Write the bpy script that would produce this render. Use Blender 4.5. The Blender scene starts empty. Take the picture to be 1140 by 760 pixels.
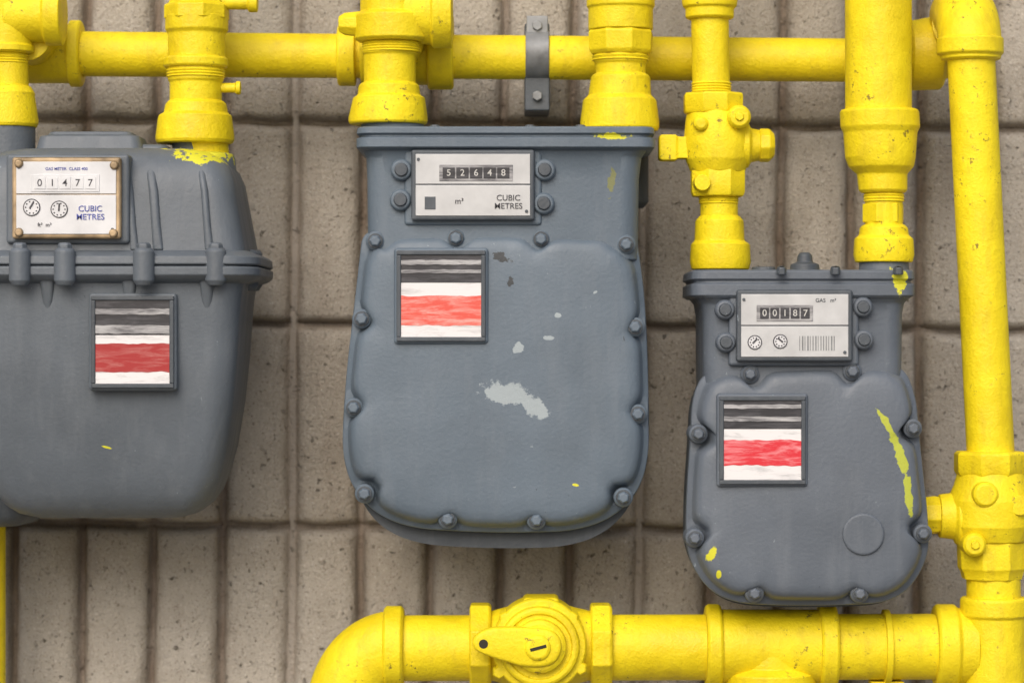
import bpy, bmesh, math, random
from mathutils import Vector, Matrix, noise
random.seed(4)
sc = bpy.context.scene
D = 3.2; CX = 570; CY = 380; H = 1.35

class Mp:
    """measured drawing -> metres, for a part that stands at depth d (m)"""
    def __init__(s, d): s.d = d; s.s = (D+d)/D*0.001
    def __call__(s, px, py, dy=0): return Vector(((px-CX)*s.s, s.d+dy*0.001, H+(CY-py)*s.s))

# ------------------------------------------------------------------ materials
def newmat(name):
    m = bpy.data.materials.new(name); m.use_nodes = True
    nt = m.node_tree; b = nt.nodes['Principled BSDF']
    tc = nt.nodes.new('ShaderNodeTexCoord')
    return m, nt, b, tc.outputs['Object']
def nz(nt, vec, scale, detail=4, rough=0.55, dist=0, vscale=None):
    if vscale:
        mp = nt.nodes.new('ShaderNodeMapping'); mp.inputs['Scale'].default_value = vscale
        nt.links.new(vec, mp.inputs['Vector']); vec = mp.outputs[0]
    n = nt.nodes.new('ShaderNodeTexNoise'); n.inputs['Scale'].default_value = scale
    n.inputs['Detail'].default_value = detail; n.inputs['Roughness'].default_value = rough
    n.inputs['Distortion'].default_value = dist
    nt.links.new(vec, n.inputs['Vector']); return n.outputs['Fac']
def rng(nt, val, a, b, c=0, d=1):
    r = nt.nodes.new('ShaderNodeMapRange'); r.inputs[1].default_value = a; r.inputs[2].default_value = b
    r.inputs[3].default_value = c; r.inputs[4].default_value = d
    nt.links.new(val, r.inputs[0]); return r.outputs[0]
def mix(nt, fac, a, b, mode='MIX'):
    m = nt.nodes.new('ShaderNodeMix'); m.data_type = 'RGBA'; m.blend_type = mode
    for i, v in ((0, fac), (6, a), (7, b)):
        if hasattr(v, 'links'): nt.links.new(v, m.inputs[i])
        elif i == 0: m.inputs[0].default_value = v
        else: m.inputs[i].default_value = (*v, 1)
    return m.outputs[2]
def math_(nt, op, a, b=0.0):
    m = nt.nodes.new('ShaderNodeMath'); m.operation = op
    for i, v in ((0, a), (1, b)):
        if hasattr(v, 'links'): nt.links.new(v, m.inputs[i])
        else: m.inputs[i].default_value = v
    return m.outputs[0]
def bump(nt, b, hs, dist=0.001, strength=1.0):
    bn = nt.nodes.new('ShaderNodeBump'); bn.inputs['Distance'].default_value = dist
    bn.inputs['Strength'].default_value = strength
    nt.links.new(hs, bn.inputs['Height']); nt.links.new(bn.outputs[0], b.inputs['Normal'])
def simple(name, col, rough=0.5, metal=0, var=0.15, bsc=60, bd=0.0002):
    m, nt, b, v = newmat(name)
    n = nz(nt, v, 35, 3)
    c = mix(nt, rng(nt, n, 0.3, 0.7), tuple(x*(1-var) for x in col), tuple(min(1, x*(1+var)) for x in col))
    nt.links.new(c, b.inputs['Base Color']); b.inputs['Roughness'].default_value = rough
    b.inputs['Metallic'].default_value = metal
    bump(nt, b, nz(nt, v, bsc, 2), bd); return m

def patch_mask(nt, v, pn, x, z, rx, rz, ang, amt):
    mp = nt.nodes.new('ShaderNodeMapping'); mp.vector_type = 'TEXTURE'
    mp.inputs['Location'].default_value = (x, 0, z)
    mp.inputs['Rotation'].default_value = (0, math.radians(ang), 0)
    mp.inputs['Scale'].default_value = (rx, 1000, rz)
    nt.links.new(v, mp.inputs['Vector'])
    ln = nt.nodes.new('ShaderNodeVectorMath'); ln.operation = 'LENGTH'
    nt.links.new(mp.outputs[0], ln.inputs[0])
    t = math_(nt, 'ADD', ln.outputs['Value'], math_(nt, 'MULTIPLY', pn, amt*2))
    return rng(nt, t, 0.92, 0.78)

def paint_grey(name, col, patches=(), seed=0.0):
    m, nt, b, v0 = newmat(name)
    mp = nt.nodes.new('ShaderNodeMapping'); mp.inputs['Location'].default_value = (seed, seed*2, 0)
    nt.links.new(v0, mp.inputs['Vector']); v = mp.outputs[0]
    big = nz(nt, v, 7, 4, 0.65)
    c = mix(nt, rng(nt, big, 0.3, 0.7), tuple(x*0.86 for x in col), tuple(x*1.13 for x in col))
    st = nz(nt, v, 1.0, 4, 0.65, vscale=(45, 45, 7))
    c = mix(nt, rng(nt, st, 0.50, 0.8, 0, 0.20), c, (0.25, 0.27, 0.29))
    s1 = nz(nt, v, 1.0, 5, 0.7, 0.4, vscale=(170, 170, 110))
    nick = math_(nt, 'MULTIPLY', rng(nt, s1, 0.67, 0.71), rng(nt, big, 0.48, 0.56))
    c = mix(nt, nick, c, (0.24, 0.28, 0.31))
    c = mix(nt, rng(nt, s1, 0.31, 0.26, 0, 0.8), c, (0.035, 0.038, 0.042))
    pn = math_(nt, 'SUBTRACT', nz(nt, v0, 75, 4, 0.65), 0.5)
    for (x, z, rx, rz, ang, pc, am) in patches:
        c = mix(nt, patch_mask(nt, v0, pn, x, z, rx, rz, ang, am), c, pc)
    nt.links.new(c, b.inputs['Base Color'])
    nt.links.new(rng(nt, st, 0.3, 0.7, 0.44, 0.62), b.inputs['Roughness'])
    h = math_(nt, 'ADD', math_(nt, 'MULTIPLY', nz(nt, v, 11, 1), 1.5), math_(nt, 'MULTIPLY', nz(nt, v, 240, 2), 0.18))
    bump(nt, b, h, 0.0022)
    return m

def paint_yellow():
    m, nt, b, v = newmat('yellow_enamel')
    big = nz(nt, v, 12, 5, 0.65)
    c = mix(nt, rng(nt, big, 0.3, 0.7), (0.70, 0.535, 0.004), (0.89, 0.725, 0.010))
    c = mix(nt, rng(nt, nz(nt, v, 1, 4, 0.65, vscale=(60, 60, 18)), 0.52, 0.82, 0, 0.6), c, (0.50, 0.35, 0.015))
    gr = nz(nt, v, 130, 3, 0.7)
    c = mix(nt, math_(nt, 'MULTIPLY', rng(nt, gr, 0.60, 0.67, 0, 0.85), rng(nt, big, 0.52, 0.62)), c, (0.15, 0.10, 0.02))
    nt.links.new(c, b.inputs['Base Color'])
    nt.links.new(rng(nt, big, 0.3, 0.7, 0.48, 0.66), b.inputs['Roughness'])
    b.inputs['Specular IOR Level'].default_value = 0.42
    h = math_(nt, 'ADD', nz(nt, v, 38, 2), math_(nt, 'MULTIPLY', nz(nt, v, 340, 2, 0.6), 0.34))
    bump(nt, b, h, 0.0020); return m

def wall_mat():
    m, nt, b, v = newmat('split_concrete_block')
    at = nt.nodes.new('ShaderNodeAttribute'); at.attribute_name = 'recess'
    bl = nt.nodes.new('ShaderNodeAttribute'); bl.attribute_name = 'tone'
    mo = nt.nodes.new('ShaderNodeAttribute'); mo.attribute_name = 'mortar'
    big = nz(nt, v, 13, 5, 0.65)
    c = mix(nt, rng(nt, big, 0.3, 0.72), (0.375, 0.342, 0.295), (0.53, 0.497, 0.445))
    c = mix(nt, math_(nt, 'MULTIPLY', bl.outputs['Fac'], 0.5), c, (0.36, 0.322, 0.27))
    g = nz(nt, v, 300, 3, 0.7)
    c = mix(nt, rng(nt, g, 0.42, 0.30, 0, 0.8), c, (0.14, 0.115, 0.09))
    c = mix(nt, rng(nt, g, 0.60, 0.74, 0, 0.65), c, (0.74, 0.71, 0.66))
    p = nz(nt, v, 120, 4, 0.7)
    c = mix(nt, rng(nt, p, 0.66, 0.73, 0, 0.8), c, (0.10, 0.08, 0.065))
    groove_tint = math_(nt, 'MULTIPLY', at.outputs['Fac'], rng(nt, big, 0.2, 0.65, 1, 0.6))  # brown tint varied by noise
    c = mix(nt, groove_tint, c, (0.180, 0.132, 0.098))
    c = mix(nt, rng(nt, nz(nt, v, 1, 3, 0.6, vscale=(16, 16, 2.2)), 0.54, 0.8, 0, 0.35), c, (0.22, 0.18, 0.14))
    c = mix(nt, math_(nt, 'MULTIPLY', mo.outputs['Fac'], 0.7), c, (0.38, 0.345, 0.305))
    nt.links.new(c, b.inputs['Base Color']); b.inputs['Roughness'].default_value = 0.95
    b.inputs['Specular IOR Level'].default_value = 0.15
    h = math_(nt, 'ADD', nz(nt, v, 210, 3, 0.7), math_(nt, 'MULTIPLY', rng(nt, p, 0.62, 0.74), -1.2))
    bump(nt, b, h, 0.0032); return m

def smear(name, ca, cb, lo, hi):
    m, nt, b, v = newmat(name)
    n = nz(nt, v, 1, 5, 0.7, 0.5, vscale=(26, 26, 170))
    nt.links.new(mix(nt, rng(nt, n, lo, hi), ca, cb), b.inputs['Base Color'])
    b.inputs['Roughness'].default_value = 0.45; return m

YEL = paint_yellow()
yc = (0.62, 0.60, 0.03); yg = (0.42, 0.46, 0.05); pale = (0.31, 0.36, 0.385); drk = (0.035, 0.04, 0.045)
def pt(px, py, rx, ry, a, col, am=1.0):
    p = Mp(-0.1)(px, py); return (p.x, p.z, rx*.001, ry*.001, a, col, am)
GA = paint_grey('grey_enamel_a', (0.110, 0.145, 0.183), [
    pt(562, 437, 30, 13, 8, pale, 1.0), pt(594, 452, 19, 11, 42, pale, 0.9), pt(576, 389, 9, 6, -35, pale, 1.1),
    pt(621, 351, 4, 3, 0, pale, .9), pt(611, 376, 6, 2.4, 0, pale, .9), pt(663, 325, 3, 1.6, -30, pale, .9),
    pt(681, 205, 3.5, 14, 8, (0.18, 0.19, 0.08), 2.0), pt(680, 152, 20, 4, 0, yc, 1.4),
    pt(560, 287, 10, 5, 20, drk, 2.0), pt(568, 314, 4, 7, 0, drk, 2.0), pt(641, 540, 4, 1.6, 10, yc, .4)], 1.3)
GB = paint_grey('grey_enamel_b', (0.104, 0.123, 0.145), [
    pt(225, 168, 34, 12, 0, yc, 1.8), pt(118, 498, 7, 1.6, 15, yc, .5)], 4.1)
GC = paint_grey('grey_enamel_c', (0.102, 0.122, 0.150), [
    pt(988, 472, 4, 18, -32, yg, 1.0), pt(1002, 503, 6, 30, -20, yg, 1.1), pt(1013, 545, 5.5, 30, -6, yg, 1.1), pt(793, 617, 5, 10, 30, yc, .8),
    pt(801, 640, 3, 5, 0, yc, .6), pt(1003, 312, 7, 16, 0, yc, 1.7), pt(930, 355, 3, 2, 0, pale, .6)], 7.7)
GDK = paint_grey('grey_enamel_dark', (0.060, 0.072, 0.086), [], 2.2)
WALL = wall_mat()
BLACK = smear('black_label', (0.022, 0.022, 0.028), (0.075, 0.075, 0.085), 0.45, 0.70)
WHITE = smear('white_label', (0.48, 0.48, 0.49), (0.72, 0.71, 0.72), 0.30, 0.5)
REDA = smear('red_label_a', (0.76, 0.36, 0.32), (0.68, 0.085, 0.060), 0.34, 0.56)
REDC = smear('red_label_c', (0.74, 0.27, 0.29), (0.62, 0.020, 0.035), 0.34, 0.54)
REDB = smear('red_label_b', (0.43, 0.12, 0.11), (0.34, 0.016, 0.018), 0.34, 0.54)
GREYL = smear('grey_label', (0.12, 0.12, 0.13), (0.42, 0.42, 0.43), 0.36, 0.62)
SILV = simple('index_plate', (0.50, 0.51, 0.52), 0.4, 0.1, 0.10)
SILW = simple('index_plate_white', (0.62, 0.63, 0.65), 0.45, 0.0, 0.10)
STEEL = simple('galvanised_steel', (0.22, 0.23, 0.24), 0.55, 0.5, 0.4)
BRASS = simple('brass_edge', (0.34, 0.25, 0.15), 0.5, 0.4, 0.6)
INK = simple('ink', (0.05, 0.05, 0.06), 0.6)
BLUE = simple('blue_ink', (0.08, 0.10, 0.36), 0.6)
DIG = simple('digit_white', (0.50, 0.50, 0.48), 0.5)
SHDARK = simple('hole_shade', (0.02, 0.018, 0.01), 0.7)  # near-black colour painted as the shade inside the lever hole and spindle slot

# ------------------------------------------------------------------ helpers
def empty(name, loc):
    e = bpy.data.objects.new(name, None); e.empty_display_size = 0.05; e.location = loc
    sc.collection.objects.link(e); return e
def par(o, parent):
    if parent is not None:
        o.parent = parent; o.matrix_parent_inverse = Matrix.Translation(-parent.location)
def mesh(name, vs, fs, mat, parent=None, ang=38, bev=0.0, seg=3, lim=32):
    me = bpy.data.meshes.new(name); me.from_pydata([tuple(v) for v in vs], [], fs)
    bm = bmesh.new(); bm.from_mesh(me); bmesh.ops.remove_doubles(bm, verts=bm.verts, dist=1e-6)
    bmesh.ops.recalc_face_normals(bm, faces=bm.faces); bm.to_mesh(me); bm.free()
    me.polygons.foreach_set('use_smooth', [True]*len(me.polygons))
    o = bpy.data.objects.new(name, me); sc.collection.objects.link(o); me.materials.append(mat)
    if bev:
        b = o.modifiers.new('bevel', 'BEVEL'); b.width = bev; b.segments = seg; b.limit_method = 'ANGLE'
        b.angle_limit = math.radians(lim); b.harden_normals = True
    else:
        me.set_sharp_from_angle(angle=math.radians(ang))
    par(o, parent); return o
def rings(rs, closed_caps=True):
    vs = []; fs = []; n = len(rs[0])
    for r in rs: vs += r
    for i in range(len(rs)-1):
        for j in range(n):
            k = (j+1) % n
            fs.append((i*n+j, i*n+k, (i+1)*n+k, (i+1)*n+j))
    if closed_caps:
        fs.append(tuple(range(n))); fs.append(tuple((len(rs)-1)*n+j for j in range(n)))
    return vs, fs
def lim_for(seg): return 16 if seg >= 36 else (25 if seg >= 16 else 32)
def lathe(name, p0, axis, prof, mat, parent, seg=40, phase=0, bev=0.0015):
    a = Vector(axis).normalized()
    u = Vector((1, 0, 0)) if abs(a.z) > .9 else Vector((0, 0, 1))
    u = (u-a*u.dot(a)).normalized(); w = a.cross(u)
    rs = []
    for t, r in prof:
        rs.append([p0+a*t+(u*math.cos(2*math.pi*i/seg+phase)+w*math.sin(2*math.pi*i/seg+phase))*r for i in range(seg)])
    v, f = rings(rs); return mesh(name, v, f, mat, parent, bev=bev, seg=2, lim=lim_for(seg))
def vl(name, d, pts, parent, mat=None, seg=44, phase=0, bev=0.0014):
    m = Mp(d); rs = []
    for cx, py, r in pts:
        c = m(cx, py); R = r*m.s
        rs.append([c+Vector((math.cos(2*math.pi*i/seg+phase)*R, math.sin(2*math.pi*i/seg+phase)*R, 0)) for i in range(seg)])
    v, f = rings(rs); return mesh(name, v, f, mat or YEL, parent, bev=bev, seg=2, lim=lim_for(seg))
def hl(name, d, pts, parent, mat=None, seg=44, phase=0, bev=0.0014):
    m = Mp(d); rs = []
    for px, cy, r in pts:
        c = m(px, cy); R = r*m.s
        rs.append([c+Vector((0, math.cos(2*math.pi*i/seg+phase)*R, math.sin(2*math.pi*i/seg+phase)*R)) for i in range(seg)])
    v, f = rings(rs); return mesh(name, v, f, mat or YEL, parent, bev=bev, seg=2, lim=lim_for(seg))
def yl(name, d, px, py, prof, parent, mat=None, seg=36, phase=0, bev=0.0012):
    """turned part whose axis points out of the wall; prof = (depth mm, radius px)"""
    m = Mp(d); return lathe(name, m(px, py), (0, 1, 0), [(t*.001, r*m.s) for t, r in prof], mat or YEL, parent, seg, phase, bev)
def threads(d, cx, y0, y1, r, parent, cx2=None):
    n = max(2, int((y1-y0)/3.0)); pts = []
    cx2 = cx if cx2 is None else cx2
    for i in range(n):
        t = i/n; x = cx+(cx2-cx)*t; y = y0+(y1-y0)*t
        pts += [(x, y, r-1.2), (x, y+1.5, r)]
    vl('pipe_thread', d, pts, parent, bev=0)
def sweep(name, path, radii, mat, parent, seg=40):
    rs = []; u = None
    for i, p in enumerate(path):
        t = (path[min(i+1, len(path)-1)]-path[max(i-1, 0)]).normalized()
        if u is None: u = t.orthogonal().normalized()
        u = (u-t*u.dot(t)).normalized(); w = t.cross(u)
        rs.append([p+(u*math.cos(2*math.pi*j/seg)+w*math.sin(2*math.pi*j/seg))*radii[i] for j in range(seg)])
    v, f = rings(rs); return mesh(name, v, f, mat, parent)
def arc(a, corner, c, n=16):
    o = a+c-corner
    return [o+(a-o)*math.cos(k*math.pi/2/n)+(c-o)*math.sin(k*math.pi/2/n) for k in range(n+1)]
def box(name, m, x0, x1, y0, y1, d0, d1, mat, parent, bev=0.0015, tilt=0, seg=3):
    vs = [m(x, y, d) for x in (x0, x1) for y in (y0, y1) for d in (d0, d1)]
    if tilt:
        c = (vs[0]+vs[7])/2; R = Matrix.Rotation(math.radians(tilt), 3, 'Y')
        vs = [c+R @ (v-c) for v in vs]
    fs = [(0, 1, 3, 2), (4, 6, 7, 5), (0, 4, 5, 1), (2, 3, 7, 6), (0, 2, 6, 4), (1, 5, 7, 3)]
    return mesh(name, vs, fs, mat, parent, bev=bev, seg=seg)
def rrect(cx, cy, hw, hd, r, n=8):
    out = []
    r = min(r, hw-1e-4, hd-1e-4)
    for sx, sy, a0 in ((1, 1, 0), (-1, 1, 90), (-1, -1, 180), (1, -1, 270)):
        for k in range(n+1):
            a = math.radians(a0+90*k/n)
            out.append((cx+sx*(hw-r)+r*math.cos(a), cy+sy*(hd-r)+r*math.sin(a)))
    return out
def loft(name, m, secs, mat, parent, bev=0.002, ang=40):
    """horizontal rounded-rectangle sections: (py, cx, half width, y centre, half depth, corner)"""
    rs = []
    for py, cx, hw, yc_, hd, r in secs:
        z = m(0, py).z
        rs.append([Vector(((x-CX)*m.s, m.d+y*0.001, z)) for x, y in rrect(cx, yc_, hw, hd, r)])
    v, f = rings(rs); return mesh(name, v, f, mat, parent, ang=ang, bev=bev)
def outline(pts, N=220):
    n = len(pts); dense = []
    for i in range(n):
        p = Vector(pts[i][:2]); a = Vector(pts[i-1][:2]); b = Vector(pts[(i+1) % n][:2]); r = pts[i][2]
        d1 = (a-p); d2 = (b-p)
        A = p+d1.normalized()*min(r, d1.length*.49); B = p+d2.normalized()*min(r, d2.length*.49)
        for k in range(13):
            t = k/12; dense.append(A*(1-t)**2+p*2*t*(1-t)+B*t*t)
    L = [0]
    for i in range(len(dense)): L.append(L[-1]+(dense[(i+1) % len(dense)]-dense[i]).length)
    out = []; j = 0
    for k in range(N):
        s = L[-1]*k/N
        while L[j+1] < s: j += 1
        t = (s-L[j])/max(L[j+1]-L[j], 1e-9)
        out.append(dense[j].lerp(dense[(j+1) % len(dense)], t))
    return out
def dish(name, m, ol, levels, bolts, mat, parent, bev=0.0):
    """pressed cover: levels = (inset px, depth mm, scallop px)"""
    xs = [p.x for p in ol]; ys = [p.y for p in ol]
    cx = (min(xs)+max(xs))/2; cy = (min(ys)+max(ys))/2; hw = (max(xs)-min(xs))/2; hh = (max(ys)-min(ys))/2
    n = len(ol); inward = []
    for i in range(n):
        t = (ol[(i+2) % n]-ol[i-2]).normalized(); nn = Vector((-t.y, t.x))
        if nn.dot(Vector((cx, cy))-ol[i]) < 0: nn = -nn
        inward.append(nn)
    rs = []
    for ins, dep, sc_ in levels:
        ring = []
        for i, p in enumerate(ol):
            q = Vector((cx+(p.x-cx)*(hw-ins)/hw, cy+(p.y-cy)*(hh-ins)/hh))
            if sc_:
                k = 0
                for b in bolts:
                    d2 = (p.x-b[0])**2+(p.y-b[1])**2
                    if d2 < 3600: k = max(k, math.exp(-max(0, d2-110)/(13**2)))
                q = q+inward[i]*k*sc_
            ring.append(m(q.x, q.y, dep))
        rs.append(ring)
    v, f = rings(rs); return mesh(name, v, f, mat, parent, ang=50, bev=bev)
def bolt(m, px, py, dep, mat, parent, r=9, boss=13, front=15):
    d = m.d
    yl('bolt_boss', d, px, py, [(dep+20, boss+1), (dep-front+1, boss), (dep-front-1.5, boss-2.5)], parent, mat, 28)
    yl('bolt_washer', d, px, py, [(dep-front, r+1.6), (dep-front-3, r+1.2)], parent, GDK, 28, bev=0.0006)
    yl('bolt_head', d, px, py, [(dep-front-2, r), (dep-front-6, r*.97), (dep-front-8, r*.7)], parent, mat, 6, random.random(), bev=0.0008)
def text(s, m, px, py, dep, size, mat, parent, name='lettering', align='CENTER', tilt=0):
    cu = bpy.data.curves.new(name, 'FONT'); cu.body = s; cu.size = size*m.s; cu.align_x = align; cu.align_y = 'CENTER'
    cu.extrude = 0.00008; cu.offset = 0.00005
    o = bpy.data.objects.new(name, cu); sc.collection.objects.link(o); cu.materials.append(mat)
    o.rotation_euler = (math.pi/2, math.radians(tilt), 0); o.location = m(px, py, dep); par(o, parent); return o

def badge(m, x0, x1, y0, y1, dep, red, gmat, parent, splits, bands=None):
    """data label in a raised frame; splits = fractions where black/white/red/white change"""
    box('label_boss', m, x0-3, x1+3, y0-3, y1+3, dep-1, dep+30, gmat, parent, 0.004)
    t = 5
    for a in ((x0, x1, y0, y0+t), (x0, x1, y1-t, y1), (x0, x0+t, y0+t, y1-t), (x1-t, x1, y0+t, y1-t)):
        box('label_frame', m, *a, dep-4, dep+2, GDK, parent, 0.0012)
    h = y1-y0-2*t
    Nx = 40
    def strip(name, f0, f1, dp, mt, amp, u0=0.0, u1=1.0):
        top = []; bot = []
        for i in range(Nx+1):
            u = u0+(u1-u0)*i/Nx; x = x0+t-.3+(x1-x0-2*t+.6)*u
            n1 = noise.noise(Vector((x*.11, f0*31, y0)))*amp; n2 = noise.noise(Vector((x*.11, f1*31, y0+7)))*amp
            yt = min(max(y0+t+h*f0+(n1 if f0 > 0 else 0), y0+t), y1-t); yb = min(max(y0+t+h*f1+(n2 if f1 < 1 else 0), y0+t), y1-t)
            top.append(m(x, yt, dep+dp)); bot.append(m(x, yb, dep+dp))
        vs = top+bot; fs = [(i, i+1, Nx+2+i, Nx+1+i) for i in range(Nx)]
        mesh(name, vs, fs, mt, parent)
    box('label_back', m, x0+t-.5, x1-t+.5, y0+t-.5, y1-t+.5, dep-1.7, dep+1, SILV, parent, 0)
    strip('label_black', 0, splits[0], -2.0, BLACK, 0)
    strip('label_white', splits[0], splits[1]+.03, -2.3, WHITE, 0)
    strip('label_white', splits[2]-.03, 1, -2.3, WHITE, 0)
    strip('label_red', splits[1], splits[2], -2.6, red, 1.4)
    for (f0, f1) in (bands or []):
        strip('label_print', f0, f1, -2.9, GREYL, 0.8)

def index(m, x0, x1, y0, y1, dep, gmat, parent, cwin, split, white=False, frame=GDK, dials=(), digits='52648', digcol=None):
    box('index_housing', m, x0-8, x1+8, y0-4, y1+5, dep, dep+50, gmat, parent, 0.004)
    box('index_bezel', m, x0, x1, y0, y1, dep-9, dep+2, frame, parent, 0.003)
    t = 5
    pm = SILW if white else SILV
    box('index_plate_upper', m, x0+t, x1-t, y0+t, split, dep-10.5, dep-5, pm, parent, 0.0006)
    box('index_plate_lower', m, x0+t, x1-t, split+1.2, y1-t, dep-10.3, dep-5, pm, parent, 0.0006)
    a, b, c, e = cwin
    box('counter_window', m, a-3, b+3, c-3, e+3, dep-11.3, dep-8, SILW if white else GREYL, parent, 0.0006)
    nd = len(digits); w = (b-a)/nd
    for i, ch in enumerate(digits):
        box('counter_drum', m, a+i*w+.8, a+(i+1)*w-.8, c, e, dep-12.0, dep-9, BLACK if digcol is None else digcol, parent, 0.0004)
        text(ch, m, a+(i+.5)*w, (c+e)/2, dep-12.2, (e-c)*.85, DIG if digcol is None else INK, parent, 'digit')
    for (x, y, r) in dials:
        yl('dial_ring', m.d, x, y, [(dep-9, r), (dep-11.0, r)], parent, INK, 28, bev=0)
        yl('dial_face', m.d, x, y, [(dep-9, r-1.2), (dep-11.5, r-1.2)], parent, SILW, 28, bev=0)
        for k in range(10):
            an = k*math.pi/5
            xx = x+math.cos(an)*(r-3); yy = y+math.sin(an)*(r-3)
            yl('dial_tick', m.d, xx, yy, [(dep-10, .9), (dep-11.8, .9)], parent, INK, 6, bev=0)
        box('dial_needle', m, x-.9, x+.9, y-r+3, y+2, dep-12.2, dep-11.4, INK, parent, 0, tilt=random.uniform(-60, 60))
    for (x, y) in ((x0+8, y0+8+3), (x1-9, y1-8-2)):
        yl('index_rivet', m.d, x, y, [(dep-9, 2.2), (dep-11.6, 1.6)], parent, GDK, 14, bev=0)

# ------------------------------------------------------------------ wall
def build_wall():
    m = Mp(0.19); s = m.s
    pitch = 77.6; x_first = 326-pitch*25; nribs = 50
    prof = [0.0, 0.03, 0.055, 0.075, 0.10, 0.13, 0.17, 0.22, 0.30, 0.42, 0.58, 0.70, 0.78, 0.83, 0.87, 0.90, 0.925, 0.945, 0.97]
    def rib(t):
        a = min(t, 1-t)
        if a < 0.045: return 0.0
        u = min((a-0.045)/0.17, 1.0)
        return math.sqrt(max(0, 1-(1-u)**2))*0.78+0.22*math.sin(min(a/0.5, 1)*math.pi/2)
    xs = []; hs = []; ids = []; vm = []
    for i in range(nribs):
        for t in prof:
            xs.append(x_first+(i+t)*pitch); hs.append(rib(t)); ids.append(i); vm.append(1.0 if (i % 5 == 0 and t <= .03) or (i % 5 == 4 and t >= .97) else 0.0)
    xs.append(x_first+nribs*pitch); hs.append(0); ids.append(nribs-1); vm.append(0)
    rowh = 225.0; y_top = 138-rowh*4; nrow = 11
    ys = []; jr = []; rid = []
    for j in range(nrow):
        for t in [0, .010, .016, .024, .036, .055]+[.09+.82*k/17 for k in range(18)]+[.945, .964, .976, .984, .990]:
            ys.append(y_top+(j+t)*rowh)
            a = min(t, 1-t)*rowh
            jr.append(0.0 if a < 2.6 else min(1, ((a-2.6)/6.5))**0.5); rid.append(j)
    tilt = math.radians(0.55); base = m.d
    vs = []; rec = []; tone = []; mor = []
    rt = {(i, j): random.random() for i in range(nribs+1) for j in range(nrow+1)}
    for y, jv, rj in zip(ys, jr, rid):
        for x, h, ri, vmi in zip(xs, hs, ids, vm):
            X_ = (x-CX)*s; Z_ = H+(CY-y)*s
            f = min(h, 1)*(0.3+0.7*jv)
            mort = 1-jv
            n = noise.noise(Vector((X_*18, Z_*18, 3.1)))*0.0020+noise.noise(Vector((X_*75, Z_*75, 9.1)))*0.0018
            edge = noise.noise(Vector((X_*45, Z_*45, 1.7)))*0.006*(1-abs(2*f-1))
            off = (rt[(ri//5, rj)]-0.5)*0.004
            dep = 0.020*(1-f)+0.005*mort+n+edge+off
            if vmi: dep = 0.0125+n
            dx = noise.noise(Vector((X_*9, Z_*9, 5)))*0.0022
            dz = noise.noise(Vector((X_*30, Z_*5, 15)))*0.0022
            Xr = X_*math.cos(tilt)+(Z_-H)*math.sin(tilt); Zr = H+(Z_-H)*math.cos(tilt)-X_*math.sin(tilt)
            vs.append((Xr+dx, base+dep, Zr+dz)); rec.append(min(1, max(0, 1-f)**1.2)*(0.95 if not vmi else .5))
            tone.append(0.6*rt[(ri//5+1, rj)]+0.4*rt[(ri, rj)]); mor.append(max(vmi, 0.0))
    nx = len(xs); fs = []
    for j in range(len(ys)-1):
        for i in range(nx-1):
            fs.append((j*nx+i, (j+1)*nx+i, (j+1)*nx+i+1, j*nx+i+1))
    me = bpy.data.meshes.new('concrete_block_wall'); me.from_pydata(vs, [], fs)
    for nm, dat in (('recess', rec), ('tone', tone), ('mortar', mor)):
        a = me.attributes.new(nm, 'FLOAT', 'POINT'); a.data.foreach_set('value', dat)
    me.polygons.foreach_set('use_smooth', [True]*len(me.polygons))
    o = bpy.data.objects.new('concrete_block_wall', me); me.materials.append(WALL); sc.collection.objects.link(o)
    w0 = min(v[0] for v in vs); w1 = max(v[0] for v in vs); zt = max(v[2] for v in vs)-0.04
    c = mesh('wall_core', [(x, y, z) for x in (w0+.03, w1-.03) for y in (0.24, 0.42) for z in (-0.1, zt)],
         [(0, 1, 3, 2), (4, 6, 7, 5), (0, 4, 5, 1), (2, 3, 7, 6), (0, 2, 6, 4), (1, 5, 7, 3)], WALL)
    c.parent = o
build_wall()
GR = simple('gravelly_ground', (0.22, 0.21, 0.195), 0.95, 0, 0.5, 90, 0.006)
gm = bpy.data.meshes.new('ground'); gm.from_pydata([(-300, -300, 0), (300, -300, 0), (300, 300, 0), (-300, 300, 0)], [], [(0, 1, 2, 3)])
gm.materials.append(GR); g = bpy.data.objects.new('ground', gm); sc.collection.objects.link(g)

# ------------------------------------------------------------------ pipes
def E(name, px, py, d=0): return empty(name, Mp(d)(px, py))
HD = 0.085
TOP = -620
e = E('gas_pipe', 560, 64, HD)
hl('header_pipe', HD, [(-320, 60, 25), (60, 60, 25), (560, 64, 24.5), (1030, 68, 24)], e)
hl('tee_body', HD, [(16, 60, 33), (82, 60, 33)], e); hl('tee_collar', HD, [(78, 60, 35), (79, 60, 37), (90, 60, 37), (92, 60, 34)], e)
hl('tee_body', HD, [(402, 60, 34), (480, 60, 35)], e); hl('tee_collar', HD, [(476, 58, 40), (478, 58, 42), (503, 58, 42), (505, 58, 40)], e)
hl('tee_collar', HD, [(376, 62, 32), (378, 62, 34), (396, 62, 34)], e)
yl('branch_stub', HD, 40, 45, [(0, 31), (-80, 31)], e); yl('branch_stub', HD, 440, 50, [(0, 33), (-80, 33)], e)
m = Mp(HD); m0 = Mp(-0.01)
hl('coupling', HD, [(1010, 62, 35), (1013, 62, 39), (1046, 60, 40), (1050, 60, 36)], e)
p = [m(1030, 56), m(1040, 54)]+arc(m(1045, 54), m(1082, 45), m0(1080, 20)+Vector((0, 0.04, 0)), 8)
sweep('elbow', p, [0.036]*len(p), YEL, e)
a = m0(1080, 10)+Vector((0, 0.07, 0)); c = m0(1080, 56)
p = arc(a, m0(1079, 3), c, 18)
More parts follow.
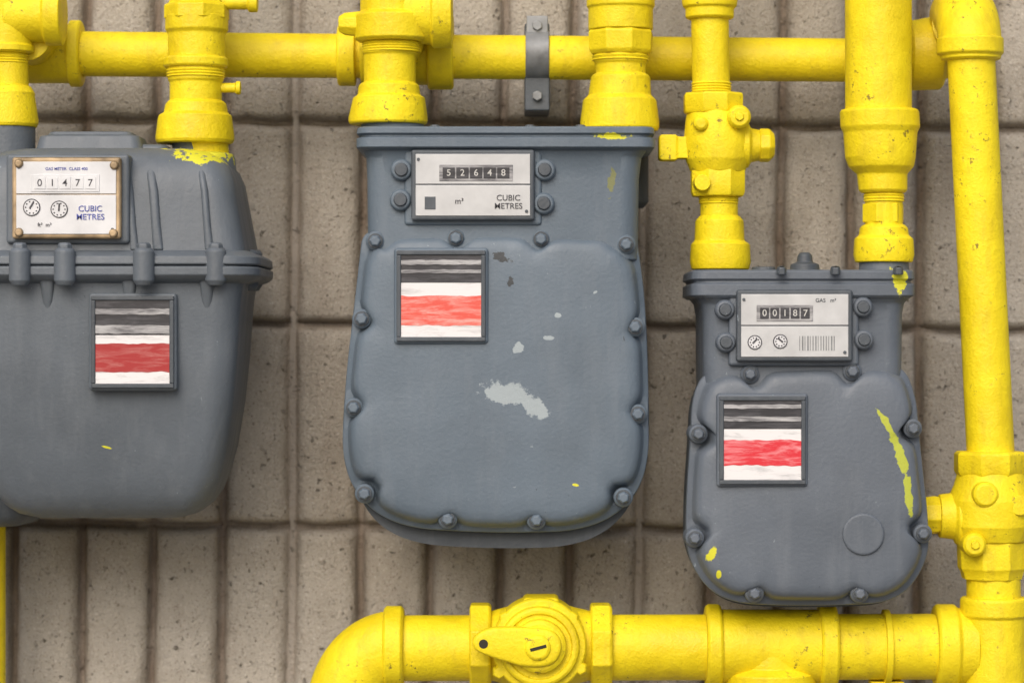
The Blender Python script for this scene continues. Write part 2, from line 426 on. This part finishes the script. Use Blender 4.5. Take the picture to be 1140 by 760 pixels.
sweep('elbow', p, [0.0350]*len(p), YEL, e)

# riser 1
e = E('gas_pipe.001', 12, 60)
vl('tee', 0, [(8, -40, 28), (8, 50, 28), (8, 52, 30), (8, 58, 30), (10, 60, 24)], e)
vl('nipple', 0, [(9, 55, 22), (11, 105, 21)], e); threads(0, 9, 60, 72, 23, e)
hl('tee_arm', 0, [(8, 18, 30), (50, 16, 31), (52, 16, 35), (70, 16, 35), (71, 16, 29)], e)
vl('swivel_nut', 0, [(10, 96, 24), (9, 104, 30), (9, 108, 30), (9, 134, 34), (9, 138, 34), (9, 142, 32)], e, seg=16)
# riser 2
e = E('gas_pipe.002', 218, 60)
vl('pipe', 0, [(220, TOP, 26), (220, 10, 26)], e)
vl('union_collar', 0, [(219, -6, 31), (219, 4, 31), (219, 7, 37), (219, 22, 37)], e, seg=8, phase=.3)
vl('union_neck', 0, [(219, 18, 35), (219, 34, 35), (219, 38, 32), (219, 66, 32)], e)
vl('union_ring', 0, [(218, 64, 34), (218, 66, 36), (218, 74, 36), (218, 76, 34)], e)
vl('union_body', 0, [(218, 72, 32), (218, 90, 31), (218, 92, 29), (218, 118, 29)], e); threads(0, 218, 78, 88, 33, e)
vl('swivel_nut', 0, [(218, 112, 30), (218, 116, 34), (218, 126, 36), (217, 129, 41), (217, 152, 44), (217, 156, 44), (217, 160, 42)], e, seg=16)
vl('meter_spud', 0, [(226, 155, 28), (228, 190, 28)], e)
hl('test_tap', 0, [(240, 98, 5.5), (262, 98, 5.5), (263, 98, 7.5), (268, 98, 7.5)], e, seg=16)
hl('side_tap', 0, [(235, 3, 8), (276, 3, 8), (277, 3, 11), (287, 3, 11)], e, seg=16)
# riser 3
e = E('gas_pipe.003', 437, 60)
vl('tee', 0, [(437, -60, 36), (437, 14, 36), (437, 18, 42), (437, 44, 42), (437, 47, 38)], e)
vl('nipple', 0, [(436, 40, 31), (434, 60, 31), (434, 62, 29), (434, 100, 29)], e); threads(0, 436, 48, 60, 33, e)
vl('swivel_nut', 0, [(433, 92, 30), (433, 96, 34), (433, 106, 35), (433, 109, 40), (432, 131, 44), (432, 136, 44), (432, 139, 42)], e, seg=16)
hl('branch_plug', 0, [(377, 27, 9), (384, 27, 13), (402, 27, 15)], e, seg=8, phase=.39)
hl('tee_arm', 0, [(450, 14, 34), (480, 14, 36), (482, 14, 40), (503, 14, 40), (504, 14, 28)], e)
# riser 4
e = E('gas_pipe.004', 690, 60)
vl('pipe', 0, [(691, TOP, 30), (691, 10, 30)], e)
vl('union_collar', 0, [(691, -4, 35), (691, 0, 38), (691, 8, 38), (691, 10, 36), (691, 34, 36)], e)
vl('union_ring', 0, [(691, 34, 36), (691, 37, 38), (691, 57, 37), (691, 61, 34)], e, seg=8, phase=.3)
vl('union_body', 0, [(691, 58, 31), (691, 70, 30), (691, 72, 28), (691, 112, 27)], e); threads(0, 691, 62, 70, 32, e)
vl('swivel_nut', 0, [(691, 82, 29), (691, 86, 33), (690, 106, 35), (690, 112, 41), (690, 136, 44), (690, 142, 44), (690, 146, 42)], e, seg=16)
# riser 5
e = E('gas_pipe.005', 795, 160)
vl('pipe', 0, [(786, TOP, 21), (790, 8, 21), (792, 110, 21)], e)
vl('coupling', 0, [(790, -40, 30), (790, 2, 31), (790, 8, 30), (790, 10, 27), (790, 20, 27), (790, 22, 24)], e)
vl('pipe', 0, [(800, 205, 21), (801, 255, 21)], e); threads(0, 800, 219, 228, 22.5, e); threads(0, 792, 92, 104, 22.5, e)
vl('swivel_nut', 0, [(801, 240, 22), (801, 246, 27), (801, 268, 28), (802, 272, 33), (802, 292, 34), (802, 300, 32)], e, seg=16)
v = E('shutoff_valve', 800, 160)
vl('valve_end_nut', 0, [(794, 104, 33), (794, 106, 35), (794, 124, 35), (794, 127, 33)], v, seg=8, phase=.39)
vl('valve_body', 0, [(796, 122, 31), (798, 136, 35), (799, 158, 38), (799, 178, 36), (799, 192, 30)], v)
vl('valve_end_nut', 0, [(799, 188, 30), (799, 191, 32), (799, 214, 32), (799, 219, 30)], v, seg=8, phase=.39)
hl('valve_plug_arm', 0, [(800, 162, 28), (833, 162, 25), (836, 162, 19), (846, 162, 17)], v)
hl('valve_plug_cap', 0, [(843, 162, 14), (846, 162, 19), (856, 162, 19), (862, 162, 13)], v, seg=8, phase=.2)
hl('valve_key', 0, [(733, 165, 17), (735, 165, 20), (752, 165, 20), (754, 165, 17), (775, 165, 17)], v, seg=4, phase=.78)
yl('valve_boss', 0, 820, 133, [(0, 13), (-38, 13), (-42, 10)], v); yl('valve_screw', 0, 820, 133, [(-40, 6), (-45, 5)], v, seg=6)
yl('valve_boss', 0, 778, 140, [(0, 8), (-36, 8), (-39, 5)], v); yl('valve_boss', 0, 780, 205, [(0, 10), (-34, 9)], v)
# riser 6
e = E('gas_pipe.006', 978, 100)
vl('pipe', 0, [(977, TOP, 37), (978, 130, 37)], e)
vl('reducer', 0, [(979, 122, 42), (979, 125, 44), (980, 142, 44), (980, 148, 41), (980, 176, 39), (981, 186, 36), (982, 194, 28), (983, 212, 27), (983, 215, 24)], e)
vl('nipple', 0, [(984, 205, 21), (984, 266, 21)], e); threads(0, 984, 216, 226, 23, e)
vl('nipple_hex', 0, [(983, 227, 23.5), (983, 248, 23.5)], e, seg=6, phase=0.1)
vl('swivel_nut', 0, [(984, 250, 23), (984, 254, 27), (984, 262, 28), (984, 266, 33), (984, 284, 34), (984, 292, 32)], e, seg=16)
# riser 7
e = E('gas_pipe.007', 1095, 300)
vl('elbow_collar', -0.01, [(1080, 42, 35), (1080, 44, 37), (1080, 60, 37), (1081, 63, 33), (1081, 66, 33), (1081, 68, 28)], e)
vl('pipe', -0.01, [(1081, 60, 26.5), (1103, 508, 26.5)], e)
vl('lower_pipe', -0.01, [(1106, 635, 30), (1112, 1710, 30)], e)
vl('tee_collar', -0.01, [(1107, 664, 36), (1107, 667, 38), (1107, 684, 38), (1107, 687, 35), (1108, 790, 36)], e)
v = E('shutoff_valve.001', 1102, 570, -.01)
vl('valve_end_nut', -.01, [(1102, 502, 38), (1102, 505, 41), (1102, 524, 41), (1102, 529, 38)], v, seg=8, phase=.39)
vl('valve_body', -.01, [(1103, 526, 37), (1103, 540, 41), (1102, 556, 47), (1102, 585, 47), (1103, 602, 39)], v)
vl('valve_end_nut', -.01, [(1103, 600, 36), (1103, 603, 39), (1104, 632, 39), (1104, 636, 36), (1104, 644, 34)], v, seg=8, phase=.39)
hl('valve_plug_arm', -.01, [(1100, 575, 33), (1064, 575, 31), (1061, 574, 26), (1045, 574, 24)], v)
hl('valve_plug_cap', -.01, [(1020, 573, 12), (1024, 573, 20), (1038, 573, 22), (1040, 573, 22), (1052, 573, 20)], v, seg=8, phase=.2)
yl('valve_boss', -.01, 1078, 603, [(0, 13), (-44, 13), (-48, 10)], v); yl('valve_screw', -.01, 1078, 603, [(-46, 6), (-51, 5)], v, seg=6)
yl('valve_boss', -.01, 1090, 548, [(0, 15), (-46, 14), (-49, 11)], v)
yl('valve_boss', -.01, 1128, 560, [(0, 12), (-43, 11)], v)

e = E('gas_pipe.008', 560, TOP)
hl('feed_pipe', 0, [(100, TOP, 42), (1100, TOP, 42)], e)
# lower header
e = E('gas_pipe.009', 700, 720)
m = Mp(0)
hl('pipe', 0, [(440, 721, 36.5), (1110, 719, 36.5)], e)
p = [m(380, 1710), m(380, 830)]+arc(m(380, 800), m(380, 720), m(440, 720), 22)
sweep('elbow', p, [0.0405]*len(p), YEL, e, 56)
hl('elbow_collar', 0, [(427, 720, 42), (430, 720, 46), (447, 720, 46), (450, 720, 42)], e)
hl('tee_collar', 0, [(785, 719, 44), (788, 719, 47), (800, 719, 47), (803, 719, 44)], e)
hl('tee_body', 0, [(800, 719, 41), (915, 719, 41)], e)
hl('tee_collar', 0, [(911, 719, 44), (914, 719, 47), (928, 719, 47), (931, 719, 44)], e)
vl('tee_branch', 0, [(857, 719, 40), (857, 741, 41), (857, 748, 52), (857, 775, 52)], e); vl('branch_pipe', 0, [(857, 770, 37), (857, 1710, 37)], e)
hl('coupling', 0, [(1040, 719, 44), (1043, 719, 47), (1062, 719, 47), (1066, 719, 43), (1085, 719, 42)], e)
b = E('pipe_support', 987, 720)
hl('support_ring', 0, [(983, 720, 42), (990, 720, 42)], b, bev=.001)
box('support_stem', m, 981, 992, 765, 1700, -6, 6, YEL, b); box('support_lug', m, 968, 1005, 757, 764, -14, 14, YEL, b)
v = E('shutoff_valve.002', 600, 715)
for x in (523, 657):
    hl('valve_flange', 0, [(x, 717, 46), (x+2, 717, 49), (x+21, 717, 49), (x+24, 717, 46)], v, seg=8, phase=.39)
hl('valve_body', 0, [(545, 718, 38), (560, 718, 42), (580, 718, 48), (600, 718, 50), (620, 718, 48), (642, 718, 42), (660, 718, 38)], v)
yl('bonnet', 0, 600, 713, [(0, 52), (-50, 52), (-53, 50), (-53.5, 44), (-61, 43), (-63, 40), (-63, 36), (-60, 35)], v, bev=.001, seg=52)
yl('bonnet_hub', 0, 600, 712, [(-55, 30), (-70, 29), (-73, 25)], v)
ol = outline([(527, 700, 12), (545, 690, 10), (585, 690, 12), (618, 693, 16), (626, 712, 14), (616, 732, 14), (585, 734, 12), (545, 722, 12), (527, 714, 10)], 90)
dish('valve_lever', m, ol, [(0, -66, 0), (0, -76, 0), (1, -78, 0), (4, -79, 0)], [], YEL, v)
yl('lever_hole', 0, 539, 708, [(-70, 5), (-79.4, 5)], v, SHDARK, 20, bev=0)  # solid dark disc, the hole's shade put into its colour
yl('spindle', 0, 598, 712, [(-70, 15), (-81, 14), (-83, 11)], v, seg=28)
box('spindle_slot', m, 596.8, 600.2, 703, 721, -83.8, -78, SHDARK, v, .0003, tilt=75)
box('stop_lug', m, 582, 622, 661, 676, -44, 10, YEL, v, .005)
for (x, y) in ((563, 683), (636, 683), (645, 738), (556, 742)):
    yl('bonnet_bolt', 0, x, y, [(0, 8), (-50, 8), (-53, 6)], v, seg=6)
e = E('gas_pipe.010', -4, 700, .09)
vl('pipe', .09, [(-16, 540, 22), (-16, 1780, 22)], e)

c = E('pipe_clamp', 598, 70, HD)
m = Mp(HD)
hl('strap', HD, [(585, 62, 27.5), (611, 62, 27.5)], c, STEEL, bev=.0008)
box('strap_top', m, 586, 610, 19, 44, -12, -6, STEEL, c, .001); box('wall_strut', m, 584, 612, 24, 122, 20, 110, GDK, c, .002)
box('strap_foot', m, 584, 612, 86, 124, -10, 40, GDK, c, .002)
yl('clamp_bolt', HD, 598, 30, [(-5, 6), (-16, 6)], c, STEEL, 6); yl('clamp_bolt', HD, 598, 108, [(-8, 6), (-17, 6)], c, STEEL, 6)

# ------------------------------------------------------------------ meter A (middle)
e = E('gas_meter', 555, 380, -.02)
m = Mp(-0.06)
loft('head_casting', m, [(290, 560, 150, 60, 84, 22), (200, 560, 151, 60, 84, 22), (176, 561, 153, 60, 85, 22), (168, 562, 158, 60, 90, 22)], GA, e)
loft('head_flange', m, [(169, 562, 159, 60, 92, 18), (166, 563, 165, 60, 98, 18), (156, 563, 165, 60, 98, 18), (154.5, 563, 161, 60, 94, 18),
     (152.5, 563, 161, 60, 94, 18), (151, 563, 165, 60, 98, 18), (145, 563, 164, 60, 98, 18), (143.5, 563, 162, 60, 96, 18)], GA, e, .0009)
olA = outline([(404, 257, 16), (560, 254, 50), (708, 260, 16), (718, 330, 60), (722, 430, 60), (722, 540, 54), (664, 590, 52), (550, 593, 60), (432, 586, 54), (380, 530, 54), (384, 430, 60), (397, 320, 60)], 300)
bA = [(419, 269), (508, 266), (602, 267), (696, 273), (404, 355), (706, 364), (395, 453), (709, 460), (407, 548), (499, 576), (597, 577), (693, 552)]
lvA = [(3, 10, 0), (1, 8, 0), (0, 4, 0), (0, -6, 0), (1.2, -8, 0), (5, -9, 12), (7, -13, 14), (9, -21, 14), (12, -26.5, 13), (17, -29.5, 10), (25, -31, 5), (42, -32, 0), (95, -33, 0), (130, -33.5, 0)]
dish('front_cover', m, olA, lvA, bA, GA, e)
olA2 = outline([(410, 264, 16), (560, 262, 50), (702, 266, 16), (714, 340, 60), (716, 430, 60), (716, 552, 62), (660, 608, 60), (550, 612, 60), (436, 604, 62), (388, 542, 62), (390, 430, 60), (402, 320, 60)])
dish('case_body', m, olA2, [(0, 12, 0), (0, 34, 0), (6, 38, 0), (8, 120, 0), (2, 126, 0), (2, 140, 0), (14, 160, 0), (40, 172, 0)], [], GDK, e)
for b_ in bA: bolt(m, b_[0], b_[1], -9, GA, e, 7, 10.8)
for (x, y) in ((448, 191), (447, 224), (606, 191), (605, 228)):
    yl('index_screw_boss', m.d, x, y, [(10, 13), (-30, 12), (-33, 10)], e, GA, 28); yl('index_screw', m.d, x, y, [(-30, 8), (-37, 7)], e, GDK, 20)
index(m, 459, 595, 169, 247, -28, GA, e, (493, 568, 189, 201), 207, digits='52648')
text('CUBIC\nMETRES', m, 566, 227, -38.9, 9, INK, e); text('m³', m, 512, 226, -38.9, 9, INK, e)
box('print_block', m, 474, 486, 221, 235, -38.7, -38, GDK, e, 0)
badge(m, 443, 541, 280, 380, -36, REDA, GA, e, [.34, .50, .86], bands=[(.06, .12), (.18, .22)])
vl('port_neck', 0, [(437, 137, 35), (437, 160, 36)], e, GA); vl('port_neck', 0, [(690, 143, 36), (690, 160, 36)], e, GA)
vl('port_column', .06, [(702, 160, 20), (704, 225, 18), (704, 232, 12)], e, GDK)
for x in (484, 590, 646): vl('flange_screw', -.05, [(x, 150, 7), (x, 141, 7), (x, 139, 5)], e, GDK, seg=6)

# ------------------------------------------------------------------ meter C (right)
e = E('gas_meter.001', 895, 490, -.02)
mc = Mp(-0.06)
loft('head_casting', mc, [(440, 893, 110, 60, 80, 20), (350, 893, 111, 60, 80, 20), (338, 893, 113, 60, 82, 20), (331, 893, 118, 60, 88, 20)], GC, e)
loft('head_flange', mc, [(332, 892, 119, 60, 89, 18), (329, 892, 124, 60, 92, 18), (317, 892, 124, 60, 92, 18), (315, 892, 120, 60, 89, 18),
     (313, 892, 120, 60, 89, 18), (311, 892, 124, 60, 92, 18), (303, 892, 123, 60, 92, 18), (301, 892, 121, 60, 90, 18)], GC, e, .0009)
olC = outline([(786, 410, 30), (895, 402, 60), (1004, 404, 28), (1019, 440, 20), (1024, 500, 50), (1032, 570, 50), (1034, 622, 36), (1000, 670, 38), (895, 674, 60), (800, 670, 42), (763, 622, 38), (763, 560, 50), (768, 490, 50), (770, 440, 24)], 280)
bC = [(833, 416), (946, 413), (1013, 476), (776, 482), (772, 597), (1024, 592), (838, 658), (954, 658)]
dish('front_cover', mc, olC, lvA[:-2]+[(78, -33, 0), (105, -33.5, 0)], bC, GC, e)
olC2 = [Vector((p_.x*0.97+895*.03, p_.y*0.98+540*.02+6)) for p_ in olC]
dish('case_body', mc, olC2, [(0, 11, 0), (0, 32, 0), (5, 38, 0), (7, 110, 0), (1, 116, 0), (1, 128, 0), (14, 148, 0), (36, 158, 0)], [], GDK, e)
for b_ in bC: bolt(mc, b_[0], b_[1], -9, GC, e, 6.6, 10.5)
for (x, y) in ((805, 345), (806, 381), (957, 342), (958, 378)):
    yl('index_screw_boss', mc.d, x, y, [(10, 12), (-30, 11), (-33, 9)], e, GC, 28); yl('index_screw', mc.d, x, y, [(-30, 7.5), (-37, 6.5)], e, GDK, 20)
index(mc, 817, 945, 323, 402, -28, GC, e, (842, 898, 343, 355), 362, digits='00187', dials=((837, 381, 8), (865, 380, 8)))
for k in range(14):
    box('bar_code', mc, 886+k*2.9, 886+k*2.9+random.choice((.7, 1.1, 1.5)), 374, 390, -38.7, -38.0, STEEL, e, 0)
text('GAS   m³', mc, 915, 335, -38.9, 6, GDK, e)
badge(mc, 798, 893, 440, 537, -36, REDC, GC, e, [.36, .50, .82], bands=[(.05, .10), (.20, .26)])
yl('cover_emboss', mc.d, 957, 592, [(-28, 23), (-34.6, 23), (-35.6, 21)], e, GC, 48, bev=.001)
vl('port_neck', 0, [(802, 296, 28), (802, 312, 29)], e, GC); vl('port_neck', 0, [(984, 288, 27), (984, 312, 29)], e, GC)
vl('vent_cap', -.05, [(896, 304, 17), (896, 294, 16), (896, 292, 9), (896, 284, 8), (896, 281, 5)], e, GDK, seg=18)
vl('vent_cap', -.02, [(850, 304, 14), (850, 297, 13)], e, GDK, seg=18)
for x in (870, 930, 1000): vl('flange_screw', -.1, [(x, 306, 6), (x, 298, 6), (x, 296, 4)], e, GDK, seg=6)

# ------------------------------------------------------------------ meter B (left, horizontally split case)
e = E('gas_meter.002', 115, 370, -.02)
mb = Mp(-0.07); cb = 115
def S(py, hw, hd, r=28, dc=60, dx=0): return (py, cb+dx, hw, dc, hd, r)
loft('upper_case', mb, [S(292, 163, 108), S(278, 160, 106), S(250, 155, 103), S(222, 150, 100), S(200, 146, 97), S(186, 140, 92), S(176, 130, 84), S(169, 116, 72), S(165, 98, 58), S(163.5, 70, 40)], GB, e, 0)
loft('lower_case', mb, [S(304, 163, 108), S(318, 158, 105), S(340, 155, 103), S(400, 151, 99, 28, 60), S(450, 146, 94, 28, 62), S(500, 138, 88, 28, 65), S(530, 130, 82, 28, 67), S(550, 122, 76, 28, 68), S(564, 112, 68, 26, 69), S(573, 100, 58, 26, 70), S(578, 82, 44, 24, 70)], GB, e, 0)
loft('case_flange_upper', mb, [S(280, 163, 108), S(284, 172, 117, 40), S(287, 176, 121, 40), S(295, 177, 122, 40), S(296.5, 175, 120, 40)], GB, e, .001)
loft('case_flange_lower', mb, [S(297.5, 175, 120, 40), S(299, 177, 122, 40), S(307, 177, 122, 40), S(311, 173, 118, 40), S(316, 160, 106)], GB, e, .001)
loft('top_block', mb, [(170, 95, 62, 60, 40, 14), (152, 95, 57, 60, 36, 12), (149, 95, 56, 60, 35, 12), (148, 95, 48, 60, 30, 10), (144, 95, 46, 60, 28, 10)], GB, e, .0015)
loft('top_pad', mb, [(172, 158, 28, 60, 30, 12), (160, 158, 24, 60, 26, 12), (158, 158, 20, 60, 22, 10)], GB, e, .002)
vl('port_cup', 0, [(222, 200, 42), (222, 178, 40), (222, 172, 38), (222, 170, 30)], e, GB)
for x in (-30, 22, 72, 160, 240):
    yy = -62 if x < 235 else -54
    dd = mb.d+yy*.001
    vl('flange_boss', dd, [(x, 276, 9), (x, 280, 12), (x, 312, 12), (x, 318, 8)], e, GB, seg=20)
    vl('flange_bolt', dd-.001, [(x, 270, 6), (x, 272, 8.5), (x, 282, 8.5)], e, GB, seg=6)
for x, dy in ((282, .05), (286, .13)):
    vl('flange_boss', mb.d+dy, [(x-6, 278, 9), (x-6, 282, 12), (x-6, 318, 12), (x-6, 324, 8)], e, GB, seg=20)
for x, w in ((150, 4), (176, 5), (232, 4)):
    loft('case_rib', mb, [(280, x+6, w+1, -36, 13, 4), (250, x+3, w, -36, 12, 4), (215, x, w, -32, 12, 4), (198, x-3, w, -27, 12, 4), (186, x-5, w, -18, 12, 4)], GB, e, .002)
for x in (60, 150, 235):
    loft('case_rib', mb, [(312, x, 8, -36, 16, 5), (335, x, 6, -36, 10, 5), (350, x, 3, -34, 6, 2.5)], GB, e, .002)
index(mb, 24, 143, 179, 268, -52, GB, e, (48, 117, 201, 214), 219, white=True, frame=BRASS, dials=((46, 234, 9.5), (76, 236, 9.5)), digits='01477', digcol=SILW)
text('CUBIC\nMETRES', mb, 110, 240, -63, 9, BLUE, e); text('ft³  m³', mb, 60, 253, -62.9, 6, INK, e)
text('GAS METER  CLASS 400', mb, 84, 192, -62.9, 4.5, BLUE, e)
for (x, y) in ((32, 186), (136, 188), (32, 261), (135, 262)):
    yl('index_corner_screw', mb.d, x, y, [(-55, 5), (-64, 5), (-66, 3.4)], e, BRASS, 12)
badge(mb, 109, 200, 330, 431, -50, REDB, GB, e, [.42, .52, .86], bands=[(.10, .17), (.30, .40)])
vl('port_neck', 0, [(218, 158, 26), (219, 185, 28)], e, GB); vl('port_neck', 0, [(9, 138, 30), (9, 175, 30)], e, GB)
e = E('gas_meter.003', -90, 500, 0)
mo = Mp(0.0)
loft('case', mo, [(300, -95, 150, 30, 60, 30), (540, -92, 140, 30, 60, 30), (570, -92, 136, 30, 56, 30), (582, -92, 126, 30, 46, 30), (586, -92, 110, 30, 36, 26)], GDK, e, 0)

# ------------------------------------------------------------------ camera, light
cam = bpy.data.cameras.new('camera'); co = bpy.data.objects.new('camera', cam); sc.collection.objects.link(co)
co.location = (0, -D, H); co.rotation_euler = (math.pi/2, 0, 0)
cam.sensor_width = 36; cam.lens = 36*D/1.14; cam.clip_end = 2000
cam.dof.use_dof = True; cam.dof.focus_distance = D-0.09; cam.dof.aperture_fstop = 4.0
sc.camera = co
w = bpy.data.worlds.new('World'); sc.world = w; w.use_nodes = True
nt = w.node_tree; bg = nt.nodes['Background']
sk = nt.nodes.new('ShaderNodeTexSky'); sk.sky_type = 'NISHITA'; sk.sun_disc = False
dirv = Vector((0.22, 0.82, -0.64)).normalized()
sk.sun_elevation = math.asin(-dirv.z); sk.sun_rotation = math.atan2(-dirv.x, -dirv.y)
sk.dust_density = 5; sk.air_density = 1.0; sk.ozone_density = 1.2
nt.links.new(sk.outputs[0], bg.inputs[0]); bg.inputs[1].default_value = 0.15
sun = bpy.data.lights.new('sun', 'SUN'); so = bpy.data.objects.new('sun', sun); sc.collection.objects.link(so)
sun.energy = 1.4; sun.angle = math.radians(45); sun.color = (1, .975, .94)
so.rotation_euler = dirv.to_track_quat('-Z', 'Y').to_euler(); so.location = (0, -2, 5)
sc.view_settings.view_transform = 'Standard'; sc.view_settings.look = 'None'; sc.view_settings.exposure = 0
